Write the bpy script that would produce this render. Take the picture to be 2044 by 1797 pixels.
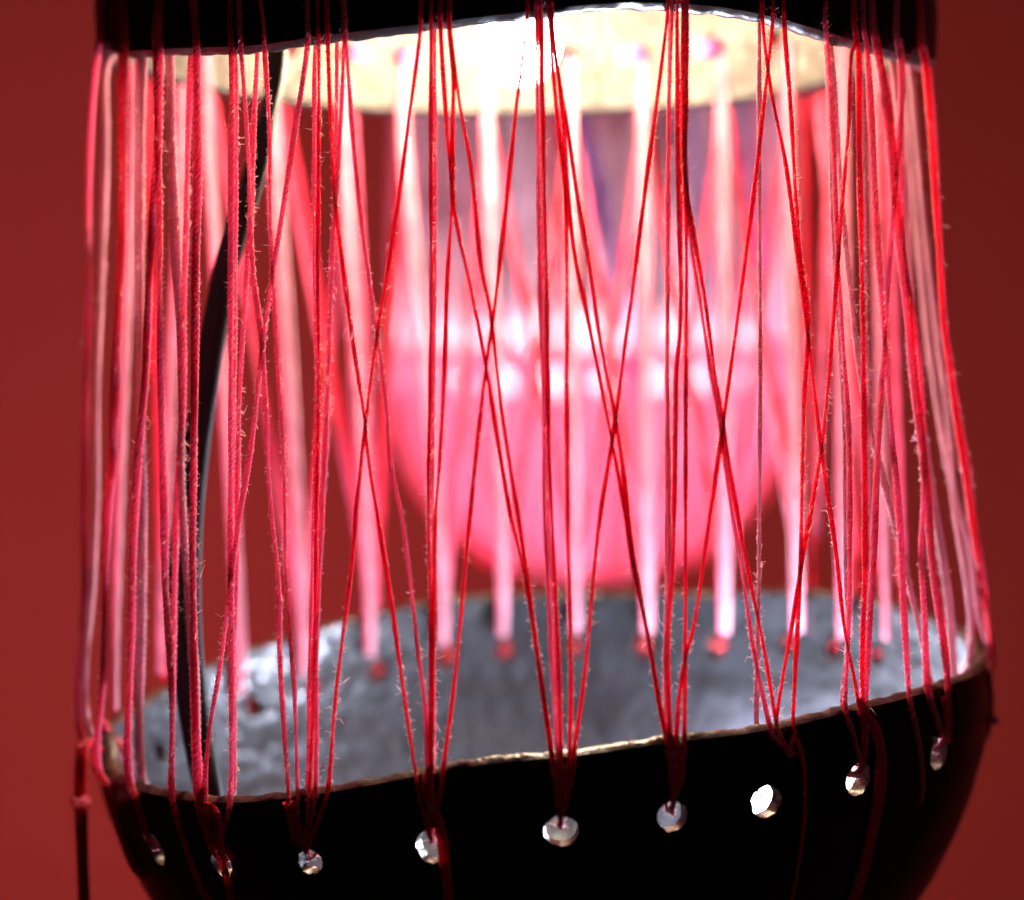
import bpy, bmesh, math, random
import numpy as np
from mathutils import Vector, Matrix

for o in list(bpy.data.objects): bpy.data.objects.remove(o)
random.seed(7); rng = np.random.default_rng(7)
S = bpy.context.scene
COL = S.collection

# ---------------------------------------------------------------- camera
R = 0.10                                   # radius of the lower bowl, metres
D = 4.94 * R                               # camera to lantern axis
ZC = 1.40                                  # camera height
F = 4400.0; CX, CY = 1022.0, 898.5         # focal length / centre in units of a 2044 px wide frame
PITCH = math.atan((CY - 540.0) / F)
cam_d = bpy.data.cameras.new('camera'); cam = bpy.data.objects.new('camera', cam_d)
COL.objects.link(cam); S.camera = cam
cam.location = (0, -D, ZC)
cam.rotation_euler = (math.pi/2 - PITCH, 0, 0)
cam_d.lens = F * 36.0 / 2044.0
cam_d.sensor_width = 36.0
cam_d.clip_start = 0.01; cam_d.clip_end = 60
cam_d.dof.use_dof = True
cam_d.dof.focus_distance = 4.12 * R
cam_d.dof.aperture_fstop = 7.3
cam_d.dof.aperture_blades = 0

# ---------------------------------------------------------------- world, exposure, lamps
W = bpy.data.worlds.new('World'); S.world = W; W.use_nodes = True
bg = W.node_tree.nodes['Background']
bg.inputs[0].default_value = (0.75, 0.28, 0.25, 1); bg.inputs[1].default_value = 0.02
S.view_settings.view_transform = 'Standard'; S.view_settings.look = 'None'
S.view_settings.exposure = 0; S.view_settings.gamma = 1
S.render.resolution_x = 1024; S.render.resolution_y = 900

def area_lamp(name, loc, target, power, size, color, spread=180):
    l = bpy.data.lights.new(name, 'AREA'); l.energy = power; l.size = size; l.color = color
    l.spread = math.radians(spread)
    o = bpy.data.objects.new(name, l); COL.objects.link(o); o.location = loc
    o.rotation_euler = (Vector(target) - Vector(loc)).to_track_quat('-Z', 'Y').to_euler()
    return o
def spot_lamp(name, loc, target, power, angle, color, radius=0.02, blend=0.5):
    l = bpy.data.lights.new(name, 'SPOT'); l.energy = power; l.spot_size = math.radians(angle)
    l.color = color; l.shadow_soft_size = radius; l.spot_blend = blend
    o = bpy.data.objects.new(name, l); COL.objects.link(o); o.location = loc
    o.rotation_euler = (Vector(target) - Vector(loc)).to_track_quat('-Z', 'Y').to_euler()
    return o
area_lamp('added_wall_wash', (-0.85, 1.2, 0.7), (0.05, 3.0, 1.35), 19, 0.5, (1, .95, .9))  # unseen light added to brighten the wall from the left
area_lamp('added_wall_side_fill', (1.5, 1.5, 0.6), (0.9, 3.0, 1.3), 3, 0.5, (1, 1.15, .8))  # second unseen light, added to lift the right of the wall
BL_X, BL_Y = 0.038, -D + 1.07              # axis of the far lantern
spot_lamp('added_far_fill', (0.42, 0.10, 1.62), (BL_X, BL_Y - .05, ZC-.03), 5.0, 30, (1, .95, .96))  # unseen spot added out of frame to brighten the far bowl
spot_lamp('added_far_side_fill', (-0.34, 0.10, 1.62), (BL_X, BL_Y - .05, ZC-.03), 3.2, 30, (1, .95, .98))  # another added spot, on the left side of the far bowl
area_lamp('added_rim_glint', (0.42, -0.42, 1.95), (0.03, 0, ZC+.03), 0.22, 0.12, (.8, .87, 1))  # unseen light added for the glint along the rim

# ---------------------------------------------------------------- pixel ray helper (used to measure places on real surfaces)
RX = Matrix.Rotation(-PITCH, 3, 'X')
CAMP = Vector((0, -D, ZC))
def ray(u, v):
    d = RX @ Vector(((u - CX)/F, 1.0, -(v - CY)/F))
    return CAMP.copy(), d
def hit_cyl(u, v, cx, cy, r, far):
    """intersection of the view ray with the vertical cylinder, tangent point when it misses"""
    o, d = ray(u, v)
    ox, oy = o.x - cx, o.y - cy
    a = d.x*d.x + d.y*d.y; b = ox*d.x + oy*d.y; c = ox*ox + oy*oy - r*r
    q = b*b - a*c
    if q < 0: t = -b/a
    else: t = (-b + math.sqrt(q))/a if far else (-b - math.sqrt(q))/a
    return o + d*t

# ---------------------------------------------------------------- materials
def mat(name):
    m = bpy.data.materials.new(name); m.use_nodes = True
    nt = m.node_tree; return m, nt, nt.nodes['Principled BSDF'], nt.nodes['Material Output']
def noise_bump(nt, p, scale, strength, dist=0.001, detail=4, coord='Object'):
    tc = nt.nodes.new('ShaderNodeTexCoord'); n = nt.nodes.new('ShaderNodeTexNoise')
    n.inputs['Scale'].default_value = scale; n.inputs['Detail'].default_value = detail
    b = nt.nodes.new('ShaderNodeBump'); b.inputs['Strength'].default_value = strength
    b.inputs['Distance'].default_value = dist
    nt.links.new(tc.outputs[coord], n.inputs['Vector'])
    nt.links.new(n.outputs[0], b.inputs['Height']); nt.links.new(b.outputs[0], p.inputs['Normal'])
    return tc, n, b
def ramp(nt, src, a, ca, b, cb):
    r = nt.nodes.new('ShaderNodeValToRGB')
    r.color_ramp.elements[0].position = a; r.color_ramp.elements[0].color = (*ca, 1)
    r.color_ramp.elements[1].position = b; r.color_ramp.elements[1].color = (*cb, 1)
    nt.links.new(src, r.inputs[0]); return r

M = {}
m, nt, p, out = mat('black_lacquer')
p.inputs['Base Color'].default_value = (.0045, .0035, .0035, 1); p.inputs['Roughness'].default_value = .32
p.inputs['Specular IOR Level'].default_value = .28
noise_bump(nt, p, 90, .25, .0008); M['black'] = m

def silver(key, name, ca, cb, rough, s1, s2, coat=0.0):
    m, nt, p, out = mat(name)
    p.inputs['Metallic'].default_value = .3; p.inputs['Roughness'].default_value = rough
    p.inputs['Specular IOR Level'].default_value = .35
    p.inputs['Coat Weight'].default_value = coat; p.inputs['Coat Roughness'].default_value = .14
    tc, n, b = noise_bump(nt, p, 330, s1, .0012, 3)
    n2 = nt.nodes.new('ShaderNodeTexNoise'); n2.inputs['Scale'].default_value = 55; n2.inputs['Detail'].default_value = 5
    nt.links.new(tc.outputs['Object'], n2.inputs['Vector'])
    r = ramp(nt, n2.outputs[0], .35, ca, .68, cb); nt.links.new(r.outputs[0], p.inputs['Base Color'])
    v = nt.nodes.new('ShaderNodeTexVoronoi'); v.inputs['Scale'].default_value = 260
    nt.links.new(tc.outputs['Object'], v.inputs['Vector'])
    b2 = nt.nodes.new('ShaderNodeBump'); b2.inputs['Strength'].default_value = s2; b2.inputs['Distance'].default_value = .0022
    nt.links.new(v.outputs['Distance'], b2.inputs['Height']); nt.links.new(b.outputs[0], b2.inputs['Normal'])
    nt.links.new(b2.outputs[0], p.inputs['Normal']); nt.links.new(b2.outputs[0], p.inputs['Coat Normal']); M[key] = m
silver('silver', 'silver_glaze_warm_lit', (.016, .012, .009), (.044, .034, .025), .5, .28, .22)  # silver glaze of the upper bowl, warm bulb light put into its tint
silver('silver_cool', 'silver_glaze_cool_lit', (.006, .006, .0072), (.015, .0148, .0175), .46, .24, .26, .18)  # same silver glaze, its weaker cool light put in as a darker colour

m, nt, p, out = mat('raw_brown_edge')
p.inputs['Roughness'].default_value = .38
tc, n, b = noise_bump(nt, p, 220, .8, .0012, 4)
r = ramp(nt, n.outputs[0], .35, (.022, .010, .008), .75, (.12, .06, .04)); nt.links.new(r.outputs[0], p.inputs['Base Color'])
M['edge'] = m
m, nt, p, out = mat('dark_lacquered_edge')
p.inputs['Base Color'].default_value = (.012, .012, .015, 1); p.inputs['Roughness'].default_value = .3
noise_bump(nt, p, 180, .5, .001); M['edge_dark'] = m

def yarn(name, c, trans=.58, sheen=.8, tint=None):
    m, nt, p, out = mat(name)
    tc, n, b = noise_bump(nt, p, 900, .5, .0004, 3)
    n2 = nt.nodes.new('ShaderNodeTexNoise'); n2.inputs['Scale'].default_value = 120
    nt.links.new(tc.outputs['Object'], n2.inputs['Vector'])
    c2 = tuple(x*.62 for x in c)
    r = ramp(nt, n2.outputs[0], .3, c2, .65, c); nt.links.new(r.outputs[0], p.inputs['Base Color'])
    p.inputs['Roughness'].default_value = .62; p.inputs['Specular IOR Level'].default_value = .35
    p.inputs['Sheen Weight'].default_value = sheen; p.inputs['Sheen Roughness'].default_value = .35
    p.inputs['Sheen Tint'].default_value = (1, .75, .75, 1)
    t = nt.nodes.new('ShaderNodeBsdfTranslucent'); t.inputs[0].default_value = (*(tint or c), 1)
    mx = nt.nodes.new('ShaderNodeMixShader'); mx.inputs[0].default_value = trans
    nt.links.new(p.outputs[0], mx.inputs[1]); nt.links.new(t.outputs[0], mx.inputs[2])
    nt.links.new(mx.outputs[0], out.inputs['Surface'])
    return m
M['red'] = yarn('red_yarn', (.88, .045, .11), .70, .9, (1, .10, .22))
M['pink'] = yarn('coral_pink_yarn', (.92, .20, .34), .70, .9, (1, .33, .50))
M['fibre'] = yarn('loose_backlit_fibres', (.95, .5, .5), .6, 1.0)  # paler than the yarn itself: backlit sparkle put into the colour
M['pale'] = yarn('pale_pink_yarn', (.87, .49, .58), .55, .8)
M['rearpale'] = yarn('rose_yarn', (.82, .36, .45), .5, .6)
M['darkred'] = yarn('dark_red_yarn', (.30, .010, .014), .08, .05)
M['magenta'] = yarn('magenta_yarn', (.85, .12, .35), .3, .8)
M['lilac'] = yarn('lilac_yarn', (.84, .72, .86), .3, .5)
M['mauve'] = yarn('mauve_yarn', (.70, .52, .66), .3, .3)
M['blue'] = yarn('blue_yarn', (.08, .10, .75), .3, .2)

m, nt, p, out = mat('pink_bowl_shell')
tc, n, b = noise_bump(nt, p, 40, .3, .001)
r = ramp(nt, n.outputs[0], .3, (.88, .22, .40), .7, (.95, .36, .54)); nt.links.new(r.outputs[0], p.inputs['Base Color'])
p.inputs['Roughness'].default_value = .4
t = nt.nodes.new('ShaderNodeBsdfTranslucent'); t.inputs[0].default_value = (.95, .28, .48, 1)
mx = nt.nodes.new('ShaderNodeMixShader'); mx.inputs[0].default_value = .5
nt.links.new(p.outputs[0], mx.inputs[1]); nt.links.new(t.outputs[0], mx.inputs[2]); nt.links.new(mx.outputs[0], out.inputs['Surface'])
M['pinkbowl'] = m
m, nt, p, out = mat('pale_bowl_lining'); p.inputs['Base Color'].default_value = (.92, .58, .64, 1)
tc, n, b = noise_bump(nt, p, 40, .3, .001)
t = nt.nodes.new('ShaderNodeBsdfTranslucent'); t.inputs[0].default_value = (.95, .62, .68, 1)
mx = nt.nodes.new('ShaderNodeMixShader'); mx.inputs[0].default_value = .5
nt.links.new(p.outputs[0], mx.inputs[1]); nt.links.new(t.outputs[0], mx.inputs[2]); nt.links.new(mx.outputs[0], out.inputs['Surface'])
M['lining'] = m

m, nt, p, out = mat('black_cable_sheath')
p.inputs['Base Color'].default_value = (.010, .010, .012, 1); p.inputs['Roughness'].default_value = .6; p.inputs['Specular IOR Level'].default_value = .25
noise_bump(nt, p, 300, .2, .0005); M['cable'] = m
m, nt, p, out = mat('brass_cap'); p.inputs['Base Color'].default_value = (.5, .42, .28, 1)
p.inputs['Metallic'].default_value = 1; p.inputs['Roughness'].default_value = .35; noise_bump(nt, p, 200, .2, .0004); M['brass'] = m
def glow(name, c, s):
    m, nt, p, out = mat(name)
    e = nt.nodes.new('ShaderNodeEmission'); e.inputs[0].default_value = (*c, 1); e.inputs[1].default_value = s
    nt.links.new(e.outputs[0], out.inputs['Surface']); return m
M['warm'] = glow('warm_bulb_light', (1, .76, .52), 640)
M['cool'] = glow('cool_led_light', (.74, .80, 1), 3200)
M['far'] = glow('far_bulb_light', (1, .86, .87), 340)

m, nt, p, out = mat('red_painted_wall')
tc, n, b = noise_bump(nt, p, 30, .35, .004, 6)
n2 = nt.nodes.new('ShaderNodeTexNoise'); n2.inputs['Scale'].default_value = 1.1; n2.inputs['Detail'].default_value = 3
nt.links.new(tc.outputs['Object'], n2.inputs['Vector'])
r = ramp(nt, n2.outputs[0], .3, (.45, .033, .032), .7, (.51, .039, .036)); nt.links.new(r.outputs[0], p.inputs['Base Color'])
p.inputs['Roughness'].default_value = .85; p.inputs['Specular IOR Level'].default_value = .1; M['wall'] = m

# ---------------------------------------------------------------- mesh helpers
def mesh_obj(name, verts, faces, mats, parent=None, smooth=True, midx=None):
    me = bpy.data.meshes.new(name)
    verts = np.asarray(verts, dtype=np.float32)
    if isinstance(faces, np.ndarray):
        k = faces.shape[1]
        me.vertices.add(len(verts)); me.vertices.foreach_set('co', verts.ravel())
        me.loops.add(faces.size); me.loops.foreach_set('vertex_index', faces.astype(np.int32).ravel())
        me.polygons.add(len(faces)); me.polygons.foreach_set('loop_start', np.arange(0, faces.size, k, dtype=np.int32))
        me.update(calc_edges=True)
    else:
        me.from_pydata([tuple(map(float, v)) for v in verts], [], faces)
    for mm in (mats if isinstance(mats, (list, tuple)) else [mats]): me.materials.append(mm)
    if midx is not None: me.polygons.foreach_set('material_index', np.asarray(midx, dtype=np.int32))
    me.polygons.foreach_set('use_smooth', np.full(len(me.polygons), smooth))
    me.validate(); me.update()
    o = bpy.data.objects.new(name, me); COL.objects.link(o)
    if parent:
        o.parent = parent; o.location = tuple(-c for c in parent.location)
    return o
def empty(name, loc, label, cat, group=None):
    o = bpy.data.objects.new(name, None); COL.objects.link(o); o.location = loc; o.empty_display_size = .02
    o['label'] = label; o['category'] = cat
    if group: o['group'] = group
    return o
def catmull(P, step):
    P = np.asarray(P, float)
    if len(P) == 2:
        n = max(2, int(np.linalg.norm(P[1]-P[0])/step)+1)
        t = np.linspace(0, 1, n)[:, None]; return P[0]*(1-t) + P[1]*t
    Q = np.vstack([2*P[0]-P[1], P, 2*P[-1]-P[-2]]); out = []
    for i in range(1, len(Q)-2):
        p0, p1, p2, p3 = Q[i-1], Q[i], Q[i+1], Q[i+2]
        # centripetal parametrisation keeps uneven point spacing from looping
        t1 = max(np.linalg.norm(p1-p0)**.5, 1e-5); t2 = t1 + max(np.linalg.norm(p2-p1)**.5, 1e-5)
        t3 = t2 + max(np.linalg.norm(p3-p2)**.5, 1e-5)
        n = max(1, int(round(np.linalg.norm(p2-p1)/step)))
        t = np.linspace(t1, t2, n, endpoint=False)[:, None]
        A1 = (t1-t)/t1*p0 + t/t1*p1; A2 = (t2-t)/(t2-t1)*p1 + (t-t1)/(t2-t1)*p2; A3 = (t3-t)/(t3-t2)*p2 + (t-t2)/(t3-t2)*p3
        B1 = (t2-t)/t2*A1 + t/t2*A2; B2 = (t3-t)/(t3-t1)*A2 + (t-t1)/(t3-t1)*A3
        out.append((t2-t)/(t2-t1)*B1 + (t-t1)/(t2-t1)*B2)
    out.append(P[-1:]); return np.vstack(out)
def frames(C):
    T = np.gradient(C, axis=0); T /= np.linalg.norm(T, axis=1)[:, None] + 1e-12
    ref = np.array([0.23, 1.0, 0.11]); ref /= np.linalg.norm(ref)
    N = np.cross(T, ref); ln = np.linalg.norm(N, axis=1)[:, None]; N /= ln + 1e-9
    B = np.cross(T, N); return T, N, B
def tube(C, rad, sides, off=None):
    T, N, B = frames(C)
    if np.isscalar(rad): rad = np.full(len(C), rad)
    a = np.arange(sides)*2*math.pi/sides
    V = C[:, None, :] + rad[:, None, None]*(np.cos(a)[None, :, None]*N[:, None, :] + np.sin(a)[None, :, None]*B[:, None, :])
    n = len(C); i = np.arange(n-1)[:, None]*sides; j = np.arange(sides)[None, :]; jn = (j+1) % sides
    Fc = np.stack([i+j, i+jn, i+sides+jn, i+sides+j], -1).reshape(-1, 4)
    return V.reshape(-1, 3), Fc
TR = 0.0041 * R
def thread(parent, P, mt, twist=True, fuzz=0, r=TR, name='thread'):
    """a two-ply yarn: two strands wound round each other, plus loose fibres standing off it"""
    P = np.asarray([tuple(p) for p in P], float)
    keep = [0] + [i for i in range(1, len(P)) if np.linalg.norm(P[i]-P[i-1]) > .0006]
    P = P[keep]
    if len(P) < 2: return None
    if twist:
        pitch = .0135*R*(r/TR); C = catmull(P, pitch/6)
        T, N, B = frames(C); ph = np.arange(len(C))*2*math.pi/6 + rng.uniform(0, 6)
        s = np.arange(len(C))
        fat = 1 + .16*np.sin(s/37.0 + rng.uniform(0, 6)) + .10*np.sin(s/11.3 + rng.uniform(0, 6))
        VV, FF, base = [], [], 0
        for k in (0, math.pi):
            o = (.46*r*fat)[:, None]*(np.cos(ph+k)[:, None]*N + np.sin(ph+k)[:, None]*B)
            v, f = tube(C+o, .64*r*fat, 6); VV.append(v); FF.append(f+base); base += len(v)
    else:
        C = catmull(P, .02*R); s = np.arange(len(C))
        v, f = tube(C, r*(1 + .15*np.sin(s*1.3 + rng.uniform(0, 6))), 6); VV, FF, base = [v], [f], len(v)
        T, N, B = frames(C)
    if fuzz:
        n = fuzz; idx = rng.integers(1, len(C)-1, n)
        a = rng.uniform(0, 2*math.pi, n)
        # fuzz comes in tufts along the yarn
        dens = .55 + .45*np.sin(idx/len(C)*19 + rng.uniform(0, 6)); ok = rng.uniform(0, 1, n) < dens
        idx, a = idx[ok], a[ok]; n = len(idx)
        d = np.cos(a)[:, None]*N[idx] + np.sin(a)[:, None]*B[idx]
        L = (rng.gamma(2.2, .0024, n)*R)[:, None]; w = (.0007*R)
        p0 = C[idx] + d*r*.7
        t1 = T[idx]*rng.uniform(-1, 1, n)[:, None]; t2 = T[idx]*rng.uniform(-1.3, 1.3, n)[:, None]
        p1 = p0 + (d*.8 + t1*.6)*L*.6
        p2 = p1 + (d*.35 + t2*.8 + rng.normal(0, .4, (n, 3)))*L*.6
        side = np.cross(d, T[idx])*w + T[idx]*w*.5
        V = np.stack([p0-side, p0+side, p1-side*.8, p1+side*.8, p2-side*.5, p2+side*.5], 1).reshape(-1, 3)
        b0 = base + np.arange(n)[:, None]*6
        Ff = np.concatenate([b0+np.array([[0, 1, 3, 2]]), b0+np.array([[2, 3, 5, 4]])])
        VV.append(V); FF.append(Ff)
    mi = np.zeros(sum(len(f) for f in FF), int)
    if fuzz: mi[-len(FF[-1]):] = 1
    return mesh_obj(name, np.vstack(VV), np.vstack(FF), [mt, M['fibre']] if fuzz else mt, parent, True, mi)

# ---------------------------------------------------------------- bowls
class Bowl:
    """turned shell with a wavy rim; d = distance from the rim along the axis, in radii"""
    def __init__(s, cx, cy, cz, r, up, prof, rim_px, thick, roll=0.0, wfade=.55, wconst=None):
        s.c = Vector((cx, cy, cz)); s.r = r; s.up = up; s.th = thick; s.fade = wfade
        s.rot = Matrix.Rotation(roll, 3, 'Y'); s.inv = s.rot.transposed()
        s.pd = np.array([q[0] for q in prof]); s.pr = np.array([q[1] for q in prof])
        if rim_px:
            A, Z = [], []
            for (u, v, far) in rim_px:
                o, d = ray(u, v); o = s.inv @ (o - s.c); d = s.inv @ d
                a = d.x*d.x+d.y*d.y; b = o.x*d.x+o.y*d.y; c = o.x*o.x+o.y*o.y - r*r; q = b*b-a*c
                t = -b/a if q < 0 else ((-b+math.sqrt(q))/a if far else (-b-math.sqrt(q))/a)
                pnt = o + d*t; A.append(math.atan2(pnt.y, pnt.x)); Z.append(pnt.z)
            A = np.array(A); Z = np.array(Z); k = np.argsort(A); A, Z = A[k], Z[k]
            g = np.linspace(-math.pi, math.pi, 720, endpoint=False)
            z = np.interp(g, np.concatenate([A-2*math.pi, A, A+2*math.pi]), np.tile(Z, 3))
            ker = np.exp(-np.linspace(-2.2, 2.2, 29)**2); ker /= ker.sum()
            z = np.convolve(np.concatenate([z[-14:], z, z[:14]]), ker, 'valid')
            s.g, s.z = g, z
            print('bowl rim z range (R):', z.min()/R, z.max()/R, z.mean()/R)
        else:
            s.g = np.linspace(-math.pi, math.pi, 8); s.z = np.zeros(8)
    def w(s, th):
        th = (np.asarray(th) + math.pi) % (2*math.pi) - math.pi
        return np.interp(th, s.g, s.z, period=2*math.pi)
    def local(s, th, d, inner=False, off=0.0):
        th = np.asarray(th, float); d = np.asarray(d, float)
        rr = np.interp(d, s.pd, s.pr)*s.r
        if inner: rr = np.maximum(rr - s.th, 0)
        rr = rr + off
        z = s.w(th)*np.clip(1 - d/s.fade, 0, 1) + s.up*d*s.r*(1 if not inner else (1 - s.th/s.r*np.clip(d, 0, 1)))
        wob = 1 + .006*np.sin(3*th+1) + .004*np.sin(5*th+.4)
        return np.stack([rr*wob*np.cos(th), rr*wob*np.sin(th), z + 0*rr], -1)
    def P(s, th, d, inner=False, off=0.0):
        l = s.local(th, d, inner, off)
        return s.rot @ Vector(l.tolist()) + s.c
    def ang(s, p):
        q = s.inv @ (Vector(p) - s.c); return math.atan2(q.y, q.x)
    def build(s, name, parent, mats, holes, hr, hd, nseg=288):
        ds = np.concatenate([np.linspace(0, .3, 22), np.linspace(.33, 1, 26)]); ds[-1] = .9995
        th = np.arange(nseg)*2*math.pi/nseg
        rows, mi = [], []
        TH, DD = np.meshgrid(th, ds); lump = .0009*np.sin(TH*17+DD*31)*np.sin(TH*7-DD*13)*R*2
        outer = s.local(TH, DD, False, lump*.6); inner = s.local(TH, DD, True, lump)
        # rounded rim: three extra rows between inner and outer lip
        lip_o, lip_i = outer[0].copy(), inner[0].copy()
        rough = (.0022*R*np.sin(th*41)*np.sin(th*23+1) + .0016*R*np.sin(th*97))[:, None]
        lip = []
        for t in (.15, .4, .65, .88):
            h = math.sin(t*math.pi)*s.th*.28
            q = lip_i*t + lip_o*(1-t); q[:, 2] += -s.up*h; q += rough*np.array([0, 0, 1.]); lip.append(q)
        R_ = [outer[k] for k in range(len(ds)-1, -1, -1)] + lip + [inner[k] for k in range(len(ds))]
        nO = len(ds); V = np.concatenate(R_)
        n = len(R_); i = np.arange(n-1)[:, None]*nseg; j = np.arange(nseg)[None, :]; jn = (j+1) % nseg
        if s.up < 0: Fq = np.stack([i+j, i+jn, i+nseg+jn, i+nseg+j], -1)
        else: Fq = np.stack([i+j, i+nseg+j, i+nseg+jn, i+jn], -1)
        mrow = np.array([0]*(nO-1) + [1]*(len(lip)+1) + [2]*(nO-1))
        mi = np.repeat(mrow, nseg); Fq = Fq.reshape(-1, 4)
        fl = [tuple(f) for f in Fq.tolist()]; ml = mi.tolist()
        cap0 = tuple(range(nseg)); cap1 = tuple(range((n-1)*nseg, n*nseg))
        if s.up < 0: fl += [tuple(reversed(cap0)), cap1]
        else: fl += [cap0, tuple(reversed(cap1))]
        ml += [0, 2]
        V = np.array([tuple((s.rot @ Vector(v)) + s.c) for v in V.tolist()])
        o = mesh_obj(name, V, fl, mats, None, True, ml)
        # holes drilled through the shell
        bm = bmesh.new()
        for a in holes:
            pc = s.P(a, hd, off=-s.th/2); ax = (s.P(a, hd, off=.02) - s.P(a, hd, off=-.02)).normalized()
            h1 = hr*random.uniform(.88, 1.1)*(1.3 if s is globals().get('low') and -1.0 < a < .0 else 1)
            mtx = Matrix.Translation(pc) @ ax.to_track_quat('Z', 'Y').to_matrix().to_4x4() @ Matrix.Diagonal((1, random.uniform(.9, 1.15), 1, 1))
            bmesh.ops.create_cone(bm, cap_ends=True, segments=18, radius1=h1*.92, radius2=h1*1.04, depth=s.th*3.2, matrix=mtx)
            for vv in list(bm.verts)[-36:]: vv.co += Vector([random.uniform(-1, 1)*hr*.09 for _ in range(3)])
        cm = bpy.data.meshes.new('cut'); bm.to_mesh(cm); bm.free(); cm.materials.append(mats[3])
        co = bpy.data.objects.new('cut', cm); COL.objects.link(co)
        md = o.modifiers.new('b', 'BOOLEAN'); md.object = co; md.operation = 'DIFFERENCE'; md.solver = 'EXACT'
        md.material_mode = 'TRANSFER'
        dg = bpy.context.evaluated_depsgraph_get(); dg.update()
        me = bpy.data.meshes.new_from_object(o.evaluated_get(dg)); o.modifiers.clear(); o.data = me; me.name = name
        bpy.data.objects.remove(co)
        for pl in me.polygons: pl.use_smooth = True
        me.set_sharp_from_angle(angle=math.radians(38))
        if parent: o.parent = parent; o.location = tuple(-c for c in parent.location)
        print(name, 'faces', len(me.polygons), [mm.name for mm in me.materials])
        return o

LY = -.12*R; LX = (1072 - CX)/F*4.82*R; UX = (1025 - CX)/F*4.94*R
LZ = ZC - .878*R; UZ = ZC + .47*R
rim_low = [(u, v, 0) for u, v in [(178,1520),(200,1545),(270,1575),(400,1600),(500,1600),(600,1590),(700,1573),(850,1545),(950,1527),(1080,1515),(1200,1503),(1300,1487),(1400,1475),(1500,1463),(1600,1446),(1700,1420),(1800,1397),(1900,1368),(1960,1342),(1978,1325)]]
rim_low += [(u, v, 1) for u, v in [(185,1470),(222,1436),(290,1395),(430,1325),(500,1298),(600,1268),(700,1238),(800,1215),(900,1196),(1000,1190),(1200,1186),(1400,1187),(1617,1180),(1700,1190),(1800,1210),(1900,1248),(1960,1292)]]
rim_up = [(u, v, 0) for u, v in [(192,92),(210,100),(250,104),(330,98),(450,95),(540,90),(620,76),(700,66),(850,48),(1000,30),(1100,18),(1180,9),(1270,5),(1350,7),(1450,15),(1530,30),(1620,55),(1700,78),(1780,102),(1850,118)]]
rim_up += [(u, v, 1) for u, v in [(300,150),(430,182),(500,193),(600,205),(700,215),(900,224),(1100,221),(1300,215),(1500,197),(1600,182),(1680,162),(1760,142),(1830,128)]]
prof_low = [(0,1),(.05,1.002),(.1,1.0),(.2,.983),(.3,.952),(.4,.91),(.5,.855),(.6,.785),(.7,.69),(.8,.495),(.88,.375),(.94,.26),(.98,.14),(1,.004)]
prof_up = [(0,1),(.1,1.004),(.2,.995),(.3,.97),(.4,.93),(.5,.875),(.6,.80),(.7,.70),(.8,.57),(.88,.44),(.94,.31),(.98,.17),(1,.004)]
low = Bowl(LX, LY, LZ, .97*R, -1, prof_low, rim_low, .034*R, roll=math.radians(-6))
upp = Bowl(UX, 0, UZ, .918*R, 1, prof_up, rim_up, .045*R)

lantern = empty('thread_lantern', (LX, LY, LZ - R), 'large black lantern in front, two dark bowls laced together with red threads, cable inside', 'lantern', 'lanterns of laced bowls')

HD = .135
def ang_of_px(b, u, v, far):
    p_ = hit_cyl(u, v, b.c.x, b.c.y, b.r, far); return b.ang(p_)
low_h = [ang_of_px(low, u, v, 0) for u, v in [(290,1700),(430,1700),(612,1700),(860,1680),(1120,1650),(1342,1610),(1530,1585),(1715,1545),(1878,1515)]]
low_b = [ang_of_px(low, u, v, 1) for u, v in [(1765,1280),(1680,1275),(1590,1270),(1445,1272),(1290,1268),(1148,1265),(1003,1275),(885,1290),(740,1318),(605,1362),(482,1400),(372,1465),(275,1520)]]
a0 = max(low_h + [0]); low_s = [0.12, .38, .62, -math.pi+.02, math.pi-.25]
low_holes = sorted(low_h + low_b + [x for x in low_s if min(abs((x-y+math.pi) % (2*math.pi)-math.pi) for y in low_h+low_b) > .17])
up_f = [ang_of_px(upp, u, v, 0) for u, v in [(240,30),(385,20),(480,10),(650,-20),(870,-60),(1085,-70),(1355,-80),(1550,-60),(1700,-30),(1790,3)]]
up_b = [ang_of_px(upp, u, v, 1) for u, v in [(1680,60),(1570,70),(1440,66),(1280,100),(1140,110),(970,120),(803,130),(690,140),(560,120),(425,100),(340,90)]]
up_holes = sorted(up_f + up_b)
low_bowl = low.build('lower_bowl', lantern, [M['black'], M['edge'], M['silver_cool'], M['edge']], low_holes, .0285*R, HD)
upp_bowl = upp.build('upper_bowl', lantern, [M['black'], M['edge_dark'], M['silver'], M['edge']], up_holes, .026*R, HD)
low_bowl['label'] = 'lower bowl, black outside, silvery inside, drilled round its brown rim'
upp_bowl['label'] = 'upside down upper bowl, black outside, brightly lit pale inside'

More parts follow.
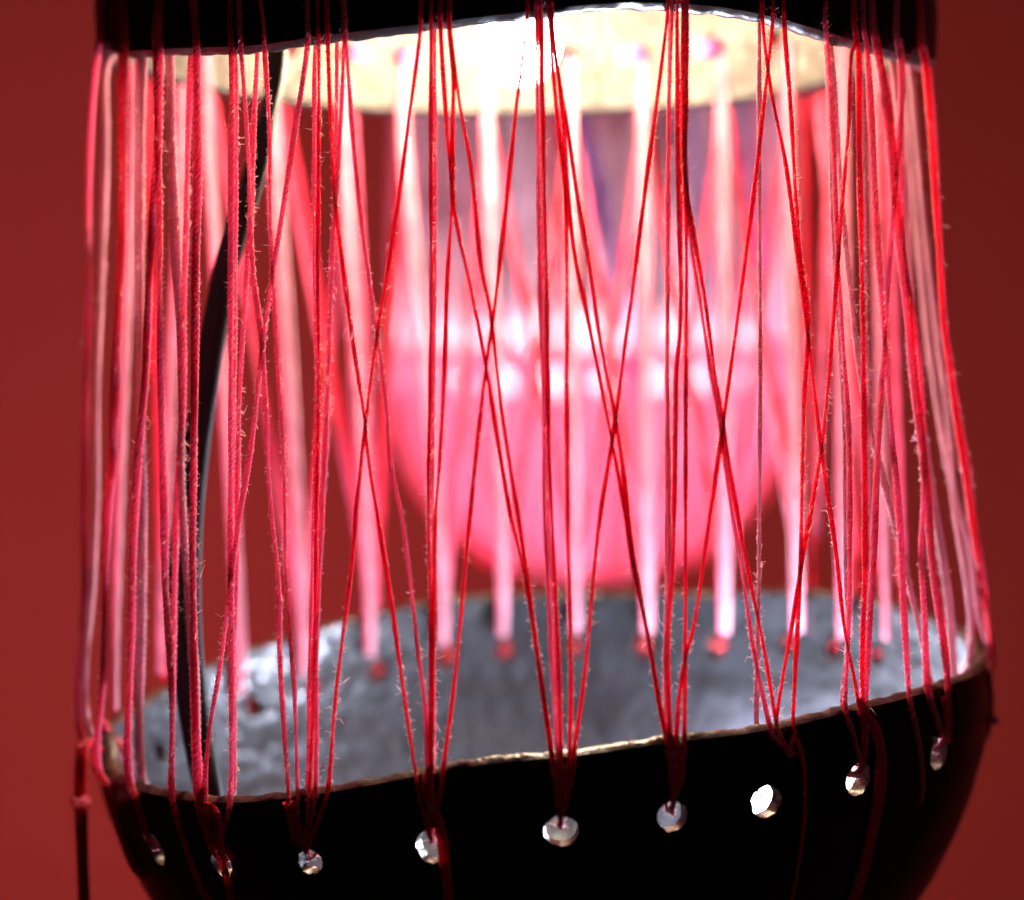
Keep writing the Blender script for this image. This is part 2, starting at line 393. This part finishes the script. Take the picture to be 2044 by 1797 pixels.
# ---------------------------------------------------------------- threads of the near lantern
def cone_pt(u, v, kind):
    far = kind in 'bc'; z = ZC - .2*R
    for _ in range(6):
        t = min(1, max(0, (z - (LZ))/(UZ - LZ)))
        cx = LX*(1-t) + UX*t; r = low.r*(1-t) + upp.r*t
        r += {'o': .006, 'c': .006, 'i': -.052, 'b': -.052}[kind]*R
        q = hit_cyl(u, v, cx, LY*(1-t), r, far); z = q.z
    return q
def nearest(hs, a): return min(hs, key=lambda h: abs((h-a+math.pi) % (2*math.pi)-math.pi))
def lerp_ang(a, b, t): return a + ((b-a+math.pi) % (2*math.pi)-math.pi)*t
def ends(b, hs, p_, kind):
    """path from the lip point p_ along the shell to the nearest hole and through it"""
    a = b.ang(p_); h = nearest(hs, a); inn = kind in 'ib'
    e = (-.006 if inn else .006)*R
    far = abs((h-a+math.pi) % (2*math.pi)-math.pi)
    if kind == 'o' and b.up > 0:      # laid straight up the outside of the upper shell to holes further up
        return [b.P(a, .03, False, e), b.P(lerp_ang(a, h, .2), .14, False, e), b.P(lerp_ang(a, h, .4), .3, False, e), b.P(lerp_ang(a, h, .5), .42, False, e), b.P(lerp_ang(a, h, .5), .44, False, -.02*R)]
    if kind == 'o' and far > .10:
        return [b.P(a, .02, False, e), b.P(lerp_ang(a, h, .2), .12, False, e), b.P(lerp_ang(a, h, .35), .22, False, e), b.P(lerp_ang(a, h, .35), .235, False, -.01*R)]
    pts = [b.P(lerp_ang(a, h, .12), .02, inn, e), b.P(lerp_ang(a, h, .55), HD*.5, inn, e),
           b.P(lerp_ang(a, h, .95), HD*.82, inn, e*.8), b.P(h, HD*.93, inn, -e*1.5), b.P(h, HD*.95, not inn, -e if inn else e*.0)]
    return pts
def strung(kind, mt, px, fuzz=None, top=True, bot=True, twist=True, r=TR, lace=True):
    P = [cone_pt(u + (random.uniform(-1.6, 1.6) if 0 < i < len(px)-1 else 0), v, kind) for i, (u, v) in enumerate(px)]
    A = []
    if top: A = list(reversed(ends(upp, up_holes, P[0], kind)))
    B_ = ends(low, low_holes, P[-1], kind) if bot else []
    if bot and kind == 'o' and 1530 < px[-1][0] < 1600:      # these are knotted off on the lip and stay clear of the hole
        a = low.ang(P[-1]); a2 = lerp_ang(a, ang_of_px(low, 1566, 1470, 0), .7)
        B_ = [low.P(a, .01, False, .006*R), low.P(a2, .035, False, .007*R), low.P(a2+.012, .055, False, .004*R)]
    u = sum(q[0] for q in px)/len(px)                          # yarn lies doubled towards both sides
    r = r*(1 + .75*min(1, max(0, (560-u)/160)) + .5*min(1, max(0, (u-1640)/120)))
    if mt == 'red' and (u < 600 or u > 1660) and random.random() < .6: mt = 'pink'  # side threads recoloured paler, stronger light put into the yarn colour
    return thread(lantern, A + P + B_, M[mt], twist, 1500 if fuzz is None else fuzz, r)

FRONT = [
 ('o','pink',[(196,95),(180,300),(175,540),(174,761),(168,1030),(168,1145),(163,1475)]),
 ('i','pale',[(213,135),(213,270),(204,540),(195,760),(192,1030),(186,1145),(181,1460)]),
 ('o','red',[(243,105),(240,270),(242,480),(234,640),(228,790),(219,940),(213,1030),(204,1355),(193,1535)]),
 ('o','pink',[(250,105),(247,270),(245,480),(238,640),(231,790),(223,940),(217,1030),(208,1355),(197,1535)]),
 ('i','pale',[(287,105),(281,540),(285,1145),(282,1505)]),
 ('i','pale',[(278,105),(274,540),(279,1145),(277,1505)]),
 ('o','red',[(315,92),(312,300),(303,450),(297,550),(288,760),(273,911),(267,1030),(261,1235),(258,1565)]),
 ('o','pink',[(318,92),(318,300),(308,450),(300,550),(290,760),(277,911),(270,1030),(264,1235),(262,1565)]),
 ('o','pink',[(312,95),(316,300),(318,450),(319,610),(322,760),(327,1030),(330,1145),(342,1415),(343,1585)]),
 ('i','pale',[(333,105),(339,270),(348,450),(357,640),(360,790),(363,1030),(372,1145),(387,1355),(392,1585)]),
 ('i','pale',[(340,105),(346,270),(353,450),(361,640),(363,790),(366,1030),(375,1145),(389,1355),(395,1585)]),
 ('i','pink',[(384,100),(375,270),(372,450),(366,580),(362,850),(352,1030),(345,1300),(340,1570)]),
 ('o','red',[(390,100),(391,300),(390,540),(388,790),(384,1030),(387,1355),(394,1590)]),
 ('o','red',[(394,100),(396,300),(393,540),(390,790),(386,1030),(390,1355),(400,1590)]),
 ('o','pink',[(462,95),(462,540),(460,760),(460,1030),(462,1445),(460,1592)]),
 ('i','pink',[(466,95),(467,540),(464,760),(463,1030),(464,1445),(463,1592)]),
 ('o','red',[(481,95),(495,270),(507,540),(522,670),(528,790),(543,1030),(555,1145),(561,1325),(576,1585)]),
 ('i','pink',[(513,93),(504,270),(500,450),(492,540),(480,790),(474,1030),(468,1300),(464,1590)]),
 ('o','pink',[(528,93),(537,270),(541,450),(543,540),(555,730),(564,880),(569,1030),(571,1145),(585,1355),(594,1580)]),
 ('o','red',[(615,75),(588,270),(564,420),(546,540),(522,700),(501,881),(480,1030),(462,1145),(441,1325),(417,1475),(409,1585)]),
 ('o','red',[(636,73),(636,270),(633,540),(635,760),(630,1030),(628,1295),(618,1580)]),
 ('i','pink',[(630,80),(627,270),(629,540),(631,760),(626,1030),(620,1295),(612,1580)]),
 ('o','red',[(654,70),(660,270),(669,390),(680,490),(708,700),(729,836),(735,911),(753,1030),(774,1145),(798,1325),(819,1475),(830,1545)]),
 ('o','pink',[(687,68),(678,270),(669,420),(663,540),(657,760),(645,1030),(633,1295),(630,1580)]),
 ('i','pink',[(672,68),(672,270),(668,420),(660,540),(652,760),(641,1030),(627,1295),(622,1580)]),
 ('o','pink',[(690,66),(705,270),(724,455),(753,665),(768,790),(783,941),(801,1030),(816,1145),(834,1295),(849,1415),(853,1535)]),
 ('o','red',[(840,49),(819,210),(774,540),(756,656),(729,866),(711,1030),(705,1110),(672,1385),(654,1580)]),
 ('o','red',[(861,47),(860,270),(861,540),(860,760),(855,1030),(858,1200),(861,1325),(860,1540)]),
 ('i','pink',[(868,47),(869,270),(868,540),(866,760),(860,1030),(864,1200),(866,1325),(864,1535)]),
 ('o','red',[(879,45),(894,270),(903,390),(894,560),(885,760),(876,941),(870,1030),(866,1180),(863,1535)]),
 ('o','red',[(894,44),(906,150),(903,300),(908,420),(939,566),(969,731),(993,881),(1020,1030),(1047,1145),(1074,1325),(1101,1512)]),
 ('o','red',[(898,44),(918,210),(939,330),(963,540),(978,626),(999,790),(1035,1030),(1052,1145),(1078,1325),(1104,1512)]),
 ('o','red',[(1053,25),(1029,240),(996,540),(980,656),(969,746),(939,1030),(930,1110),(909,1355),(885,1535)]),
 ('o','pink',[(1071,23),(1074,270),(1077,540),(1086,851),(1088,1030),(1095,1145),(1101,1325),(1113,1510)]),
 ('o','red',[(1079,22),(1083,270),(1089,540),(1096,851),(1101,1030),(1107,1145),(1117,1355),(1120,1510)]),
 ('i','pink',[(1083,22),(1080,270),(1084,540),(1091,851),(1094,1030),(1100,1145),(1109,1355),(1112,1505)]),
 ('o','red',[(1095,20),(1113,240),(1127,360),(1131,540),(1133,851),(1134,1145),(1139,1355),(1137,1508)]),
 ('o','red',[(1098,20),(1134,270),(1169,500),(1204,701),(1225,821),(1243,941),(1255,1030),(1272,1160),(1298,1285),(1318,1405),(1334,1480)]),
 ('o','red',[(1101,20),(1125,270),(1142,470),(1180,671),(1219,866),(1240,985),(1268,1150),(1294,1285),(1314,1405),(1330,1480)]),
 ('o','red',[(1334,8),(1309,234),(1280,450),(1253,645),(1224,860),(1198,1030),(1188,1130),(1165,1355),(1146,1505)]),
 ('i','pale',[(1338,10),(1334,216),(1333,645),(1331,850),(1331,1136),(1330,1345),(1332,1475)]),
 ('o','pink',[(1342,8),(1337,216),(1333,645),(1332,850),(1334,1136),(1328,1345),(1338,1480)]),
 ('i','red',[(1349,8),(1356,324),(1358,645),(1349,742),(1345,958),(1338,1136),(1328,1300),(1332,1478)]),
 ('o','red',[(1352,8),(1350,250),(1358,645),(1352,742),(1347,958),(1343,1136),(1334,1300),(1340,1480)]),
 ('o','red',[(1372,7),(1370,216),(1366,324),(1370,468),(1370,742),(1369,1136),(1366,1480)]),
 ('o','red',[(1363,7),(1365,324),(1380,440),(1406,590),(1426,742),(1442,832),(1460,958),(1494,1140),(1522,1285),(1552,1455)]),
 ('o','pink',[(1368,7),(1368,324),(1376,460),(1400,620),(1420,742),(1438,860),(1457,994),(1482,1140),(1506,1305),(1538,1455)]),
 ('o','red',[(1543,34),(1522,234),(1507,360),(1489,500),(1471,645),(1442,850),(1403,1136),(1386,1245),(1362,1345),(1350,1480)]),
 ('i','pale',[(1516,36),(1516,360),(1518,645),(1516,900),(1514,1136),(1513,1300),(1512,1458)]),
 ('o','red',[(1565,40),(1579,216),(1590,432),(1600,540),(1612,640),(1604,815),(1597,1136),(1586,1385),(1584,1455)]),
 ('o','red',[(1522,40),(1540,180),(1568,324),(1590,480),(1615,706),(1640,904),(1669,1110),(1685,1260),(1707,1370),(1715,1415)]),
 ('o','red',[(1709,80),(1701,108),(1694,252),(1680,432),(1662,645),(1640,886),(1606,1090),(1584,1231),(1550,1450)]),
 ('i','pale',[(1646,72),(1658,252),(1664,500),(1676,700),(1684,850),(1687,1136),(1690,1287),(1682,1421)]),
 ('o','pink',[(1650,70),(1662,252),(1672,500),(1684,700),(1692,850),(1697,1136),(1694,1287),(1688,1421)]),
 ('o','red',[(1712,85),(1716,324),(1721,645),(1723,778),(1727,1136),(1721,1260),(1722,1410)]),
 ('i','pale',[(1717,90),(1722,324),(1728,645),(1731,778),(1732,1136),(1728,1260),(1728,1405)]),
 ('o','red',[(1799,105),(1799,180),(1781,432),(1768,645),(1759,778),(1752,922),(1745,1110),(1728,1410)]),
 ('o','pink',[(1748,95),(1773,252),(1784,396),(1808,620),(1822,778),(1846,958),(1860,1136),(1878,1260),(1889,1365)]),
 ('o','red',[(1752,95),(1779,252),(1792,396),(1815,620),(1829,778),(1850,958),(1864,1136),(1882,1260),(1893,1365)]),
 ('o','red',[(1845,119),(1860,288),(1871,468),(1883,645),(1900,770),(1925,930),(1947,1090),(1965,1203),(1981,1320)]),
 ('o','red',[(1850,119),(1865,288),(1876,468),(1888,645),(1905,770),(1929,930),(1951,1090),(1968,1203),(1983,1325)]),
 ('i','pale',[(1817,144),(1835,360),(1862,590),(1888,800),(1912,995),(1934,1090),(1954,1231),(1970,1300)]),
 ('i','pale',[(1655,75),(1690,500),(1720,771),(1748,905),(1785,1040),(1822,1203),(1858,1360)]),
 ('b','pale',[(1800,130),(1850,650),(1867,797),(1909,1030),(1937,1235)]),
 ('o','pink',[(1795,105),(1802,491),(1838,742),(1842,1000),(1838,1100),(1844,1230),(1852,1375)]),
 ('o','pink',[(1730,92),(1752,500),(1774,780),(1795,1050),(1806,1231),(1815,1388)]),
 ('i','pale',[(1777,105),(1802,360),(1822,742),(1858,980),(1873,1080),(1892,1203),(1903,1355)]),
 ('i','pale',[(1784,105),(1809,360),(1829,742),(1864,980),(1880,1080),(1899,1203),(1909,1353)]),
]
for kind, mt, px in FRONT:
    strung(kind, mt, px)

# back of the lantern: flat bundles of pale yarn run from hole to hole inside, red ones slant outside
BACK = [((362,170),(321,1345)),((268,125),(229,1418)),((414,105),(480,1388)),((545,110),(604,1350)),((686,150),(738,1308)),((805,135),(884,1288)),
        ((972,125),(1003,1270)),((1140,115),(1149,1262)),((1283,105),(1292,1262)),((1440,70),(1446,1265)),((1572,80),(1592,1262)),
        ((1682,80),(1684,1272)),((1745,90),(1768,1278))]
for i, (a, b_) in enumerate(BACK):
    n = 4 if 2 <= i <= 11 else 3; gap = random.uniform(4.2, 6.4)
    for k in range(n):
        o_ = (k-(n-1)/2)*gap
        mid = ((a[0]+b_[0])/2 + o_*1.25 + random.uniform(-2, 2), (a[1]+b_[1])/2)
        mt = 'pink' if k == 0 else ('pale' if (i+k) % 3 == 0 else 'rearpale')
        P = [cone_pt(a[0]+o_*.85, a[1], 'b'), cone_pt(a[0]+o_, a[1]+120, 'b'), cone_pt(*mid, 'b'), cone_pt(b_[0]+o_, b_[1]-90, 'b'), cone_pt(b_[0]+o_*.8, b_[1], 'b')]
        thread(lantern, P, M[mt], False, 0, TR*random.uniform(.8, 1.1))
CROSS = [((545,190),(742,1240)),((560,190),(748,1240)),((700,215),(748,1225)),((420,180),(600,1270)),((805,225),(740,1240)),((970,222),(885,1200)),
         ((972,222),(1148,1188)),((1140,220),(1003,1190)),((1142,220),(1290,1188)),((1283,216),(1148,1188)),((1285,216),(1446,1188)),((1440,203),(1292,1188)),
         ((1442,203),(1595,1184)),((1448,203),(1601,1184)),((1575,186),(1446,1188)),((1640,173),(1700,1190)),((1645,173),(1708,1190)),((1660,170),(1617,1182)),((1740,147),(1763,1200)),
         ((1600,182),(1620,1182)),((1760,142),(1800,1210)),((1620,180),(1760,1200)),((290,150),(330,1370)),((700,215),(600,1268))]
for k, (a, b_) in enumerate(CROSS):
    for q in range(2):
        P = [cone_pt(a[0]+q*5, a[1], 'c'), cone_pt((a[0]+b_[0])/2+q*8, (a[1]+b_[1])/2, 'c'), cone_pt(b_[0]+q*6, b_[1], 'c')]
        A = list(reversed(ends(upp, up_holes, P[0], 'c'))); B_ = ends(low, low_holes, P[-1], 'c')
        thread(lantern, A+P+B_, M['red' if (k+q) % 3 else 'pink'], False, 0, TR*1.3)

# knots where the yarn is tied off at the holes of the upper bowl
def knot(P, rad, mt):
    bm = bmesh.new()
    C = []
    for t in np.linspace(0, 2*math.pi, 60):
        C.append(((math.sin(t)+2*math.sin(2*t))*rad*.33, (math.cos(t)-2*math.cos(2*t))*rad*.33, -math.sin(3*t)*rad*.33))
    v, f = tube(np.array(C), rad*.36, 7); bm.free()
    return mesh_obj('knot', v + np.array(P), f, M[mt], lantern)
for u, v in [(803,130),(1282,100),(1440,64),(690,140),(970,124)]:
    h = nearest(up_holes, ang_of_px(upp, u, v, 1)); knot(upp.P(h, HD*.98, True, -.012*R), .033*R, 'magenta')
for b, hs in ((low, low_b[3:10]),):
    for h in hs: knot(b.P(h, HD*.98, True, .016*R), .019*R, 'darkred')
# yarn ends and loops lying over the lower lip and down the black shell
def on_low(u, v, off):
    a = ang_of_px(low, u, v, 0)
    for _ in range(8):   # depth below the lip that the view ray meets at this column
        best = None
    ds = np.linspace(-.03, .9, 160); o, d = ray(u, v)
    bestd, bp = 1e9, None
    for dd in ds:
        for da in (0,):
            q = low.P(a, max(dd, 0), False, off)
            t = (q-o).dot(d)/d.dot(d); e = (o + d*t - q).length
            if e < bestd: bestd, bp, bt = e, q, t
    return bp
def strand(px, mt, n=3, r=TR, gap=3.5, off=.008, fuzz=60, lead=None):
    for k in range(n):
        o_ = (k-(n-1)/2)*gap
        P = [on_low(u+o_+random.uniform(-1, 1), v, off*R) for u, v in px]
        if lead: P = [cone_pt(lead[0]+o_*.3, lead[1], 'o')] + P
        thread(lantern, P, M[mt], True, fuzz, r)
strand([(1722,1425),(1740,1450),(1750,1500),(1752,1570),(1750,1680),(1747,1797),(1735,1900)], 'red', 4, TR*1.1, 5, lead=(1716,1395))
strand([(1584,1475),(1594,1510),(1600,1560),(1605,1640),(1607,1797),(1600,1900)], 'red', 1)
strand([(856,1555),(862,1600),(878,1640),(885,1690),(889,1797),(885,1900)], 'red', 3, TR, 6, lead=(860,1530))
strand([(1120,1530),(1117,1570),(1118,1610)], 'red', 3, TR, 8, fuzz=20)
strand([(1346,1500),(1350,1540),(1346,1575)], 'red', 3, TR, 8, fuzz=20)
strand([(583,1600),(592,1640),(600,1680)], 'red', 3, TR, 7, fuzz=20)
strand([(1885,1390),(1886,1430),(1884,1480)], 'red', 3, TR, 5, fuzz=20)
strand([(410,1588),(426,1597),(440,1615),(447,1640),(447,1700),(450,1800)], 'red', 3, TR*1.3, 4, off=.014, lead=(407,1570))
# the fat loop pulled over the left end of the lip and the strands that hang clear of the shell
def at_depth(u, v, k):
    o, d = ray(u, v); return o + d*(k*R/d.y)
for k in range(5):
    P = [at_depth(u+random.uniform(-2, 2)+k*1.5, v+k*3, dep) for u, v, dep in [(205,1440,4.64),(222,1462,4.8),(238,1480,4.67),(250,1505,4.59),(255,1535,4.49),(250,1575,4.41),(262,1640,4.39)]]
    thread(lantern, P, M['pink' if k % 2 else 'red'], True, 60, TR*1.3)
for k in range(5):
    P = [at_depth(u+(k-2)*4.2+random.uniform(-1, 1), v, dep) for u, v, dep in [(197,1500,4.61),(180,1480,4.55),(165,1492,4.51),(161,1540,4.49),(160,1600,4.49),(163,1680,4.49),(168,1797,4.49),(172,1900,4.49)]]
    thread(lantern, P, M['red'], True, 60, TR*1.2)
knot(at_depth(160, 1602, 4.47), .018*R, 'pink')
knot(at_depth(1979, 1438, 4.62), .013*R, 'pink')

# ---------------------------------------------------------------- cable, bulb, LED inside the near lantern
def cable(px, off, r):
    P = [at_depth(u+off[i], v, dep) for i, (u, v, dep) in enumerate(px)]
    C = catmull(np.array([tuple(p) for p in P]), .02*R); v, f = tube(C, r, 14)
    return v, f
path = [(560,-60,4.75),(553,60,4.72),(546,160,4.68),(528,270,4.62),(500,380,4.58),(462,500,4.54),(432,640,4.52),(411,780,4.52),(392,900,4.53),(377,1030,4.54),(371,1180,4.53),(378,1320,4.50),(395,1460,4.46),(420,1590,4.40),(440,1690,4.40)]
offa = [6,6,4,-4,-8,-9,-9,-9,-12,-17,-19,-17,-15,-12,-10]
offb = [-6,-6,-3,6,8,9,10,10,12,15,16,15,14,12,10]
cab = empty('tmp', (0,0,0), 'x', 'x'); bpy.data.objects.remove(cab)
va, fa = cable(path, offa, .0185*R)
cobj = mesh_obj('power_cable', va, fa, M['cable'], lantern); cobj['label'] = 'black twin cable curving down inside the left of the lantern'
vb, fb = cable(path, offb, .0145*R)
mesh_obj('cable_core', vb, fb, M['cable'], cobj).location = (0, 0, 0)

def lathe(prof, c, seg=32):
    V = []; a = np.arange(seg)*2*math.pi/seg
    for r_, z_ in prof: V.append(np.stack([c[0]+r_*np.cos(a), c[1]+r_*np.sin(a), np.full(seg, c[2]+z_)], -1))
    V = np.vstack(V); n = len(prof); i = np.arange(n-1)[:, None]*seg; j = np.arange(seg)[None, :]; jn = (j+1) % seg
    return V, np.stack([i+j, i+jn, i+seg+jn, i+seg+j], -1).reshape(-1, 4)
bc = at_depth(1035, 88, 5.26)
br = .095*R
pr = [(br*math.sin(t), -br*math.cos(t)) for t in np.linspace(.02, 2.35, 18)] + [(br*.5, br*1.15), (br*.42, br*1.5)]
v, f = lathe(pr, bc); bulb = mesh_obj('light_bulb', v, f, M['warm'], lantern); bulb['label'] = 'glowing warm white bulb under the upper bowl'
v, f = lathe([(br*.42, br*1.5), (br*.5, br*1.55), (br*.5, br*2.6), (br*.3, br*2.8), (.0001, br*2.8)], bc)
ob = mesh_obj('bulb_cap', v, f, M['brass'], bulb); ob.location = (0, 0, 0)
lc = at_depth(1531, 1583, 5.36)
v, f = lathe([(.0001, .005), (.0036, .004), (.0052, 0), (.0036, -.004), (.0001, -.005)], lc, 20)
led = mesh_obj('led_lamp', v, f, M['cool'], lantern); led['label'] = 'small cool white lamp shining through a hole of the lower bowl'
v, f = lathe([(.0035, -.0042), (.0055, -.005), (.006, -.016), (.0001, -.016)], lc, 20)
ob = mesh_obj('led_holder', v, f, M['cable'], led); ob.location = (0, 0, 0)

# ---------------------------------------------------------------- the lantern behind
fl = empty('thread_lantern', (BL_X, BL_Y, ZC-1.6*R), 'blurred glowing pink lantern behind, seen through the red threads', 'lantern', 'lanterns of laced bowls')
prof_far = [(0,1),(.1,1.0),(.2,.995),(.3,.985),(.4,.965),(.5,.935),(.6,.895),(.7,.835),(.8,.765),(.9,.675),(.98,.58),(1.04,.49),(1.08,.33),(1.10,.16),(1.11,.004)]
far_rim = [(u, v, 0) for u, v in [(765,690),(900,698),(1050,702),(1180,702),(1330,700),(1480,692),(1590,680)]]
far_rim += [(u, v, 1) for u, v in [(775,640),(900,630),(1050,625),(1180,622),(1330,625),(1480,630),(1590,640)]]
class FarBowl(Bowl): pass
fb_ = Bowl(BL_X, BL_Y, ZC-.36*R, 1.0*R, -1, [(a/1.11, b) for a, b in prof_far], far_rim, .05*R, wfade=.4)
_loc = fb_.local
def deep(th, d, inner=False, off=0.0):
    l = _loc(th, d, inner, off); l[..., 2] += -.11*np.asarray(d)*R; return l
fb_.local = deep
fh = [-math.pi/2 + (k-13)*.232 + .03 for k in range(27)]
fbo = fb_.build('lower_bowl', fl, [M['pinkbowl'], M['lining'], M['lining'], M['lining']], fh, .046*R, .12, 192)
fbo['label'] = 'glowing pink bowl with a row of bright holes below its rim'
fu = Bowl(BL_X, BL_Y, ZC+.98*R, .93*R, 1, prof_up, None, .045*R)
fu.build('upper_bowl', fl, [M['black'], M['edge_dark'], M['silver'], M['edge']], fh, .03*R, .12, 96)
cols = ['lilac','pale','mauve','lilac','pink','mauve','pale','lilac','mauve','pink']
k = 0
for h in fh:
    for q in range(6):
        a1 = h + random.uniform(-.05, .05); a2 = h + random.choice([-.232, 0, 0, 0, .232]) + random.uniform(-.04, .04)
        P = [fb_.P(a1, .05, True, -.01*R), fb_.P(a1, .0, True, -.005*R), fu.P(a2, 0, False, .01*R), fu.P(a2, .14, False, .01*R)]
        thread(fl, P, M[cols[(k*7+q*3) % 10]], False, 0, TR*random.choice([1.6, 2.4, 3.0])); k += 1
for a1, a2 in [(-1.42, -1.78), (-1.40, -1.72), (-.98, -1.22), (-.66, -.86)]:
    P = [fb_.P(a1, .14, False, .02*R), fb_.P(a1, 0, False, .02*R), fu.P(a2, 0, False, .02*R), fu.P(a2, .14, False, .02*R)]
    thread(fl, P, M['blue'], False, 0, TR*3.2)
# yarn laid down the outside of the pink bowl to its foot
for i in range(26):
    a1 = -math.pi/2 + (i-12.5)*.118 + random.uniform(-.03, .03); a2 = a1 + random.uniform(-.05, .05)
    P = [fb_.P(a1*(1-t)+a2*t, t, False, .006*R) for t in np.linspace(.19, .93, 12)]
    thread(fl, P, M[random.choice(['pink', 'pale', 'lilac', 'red', 'red'])], False, 0, TR*random.uniform(2.0, 4.6))
v, f = lathe([(.0001, -.016), (.009, -.013), (.016, 0), (.013, .012), (.006, .022), (.0001, .024)], (BL_X, BL_Y, ZC-1.0*R), 24)
o = mesh_obj('light_bulb', v, f, M['far'], fl)

# ---------------------------------------------------------------- wall behind
wl = mesh_obj('wall', [(-6, 3.0, -1.5), (6, 3.0, -1.5), (6, 3.0, 4.5), (-6, 3.0, 4.5), (-6, 3.12, -1.5), (6, 3.12, -1.5), (6, 3.12, 4.5), (-6, 3.12, 4.5)],
              [(0, 1, 2, 3), (5, 4, 7, 6), (3, 2, 6, 7), (1, 0, 4, 5), (0, 3, 7, 4), (2, 1, 5, 6)], M['wall'], None, False)
wl['kind'] = 'structure'; wl['label'] = 'plain dark red wall far behind the lanterns, out of focus'; wl['category'] = 'wall'
print('threads', sum(o.name.startswith('thread') for o in bpy.data.objects), 'tris', sum(len(o.data.polygons)*2 for o in bpy.data.objects if o.type == 'MESH'))
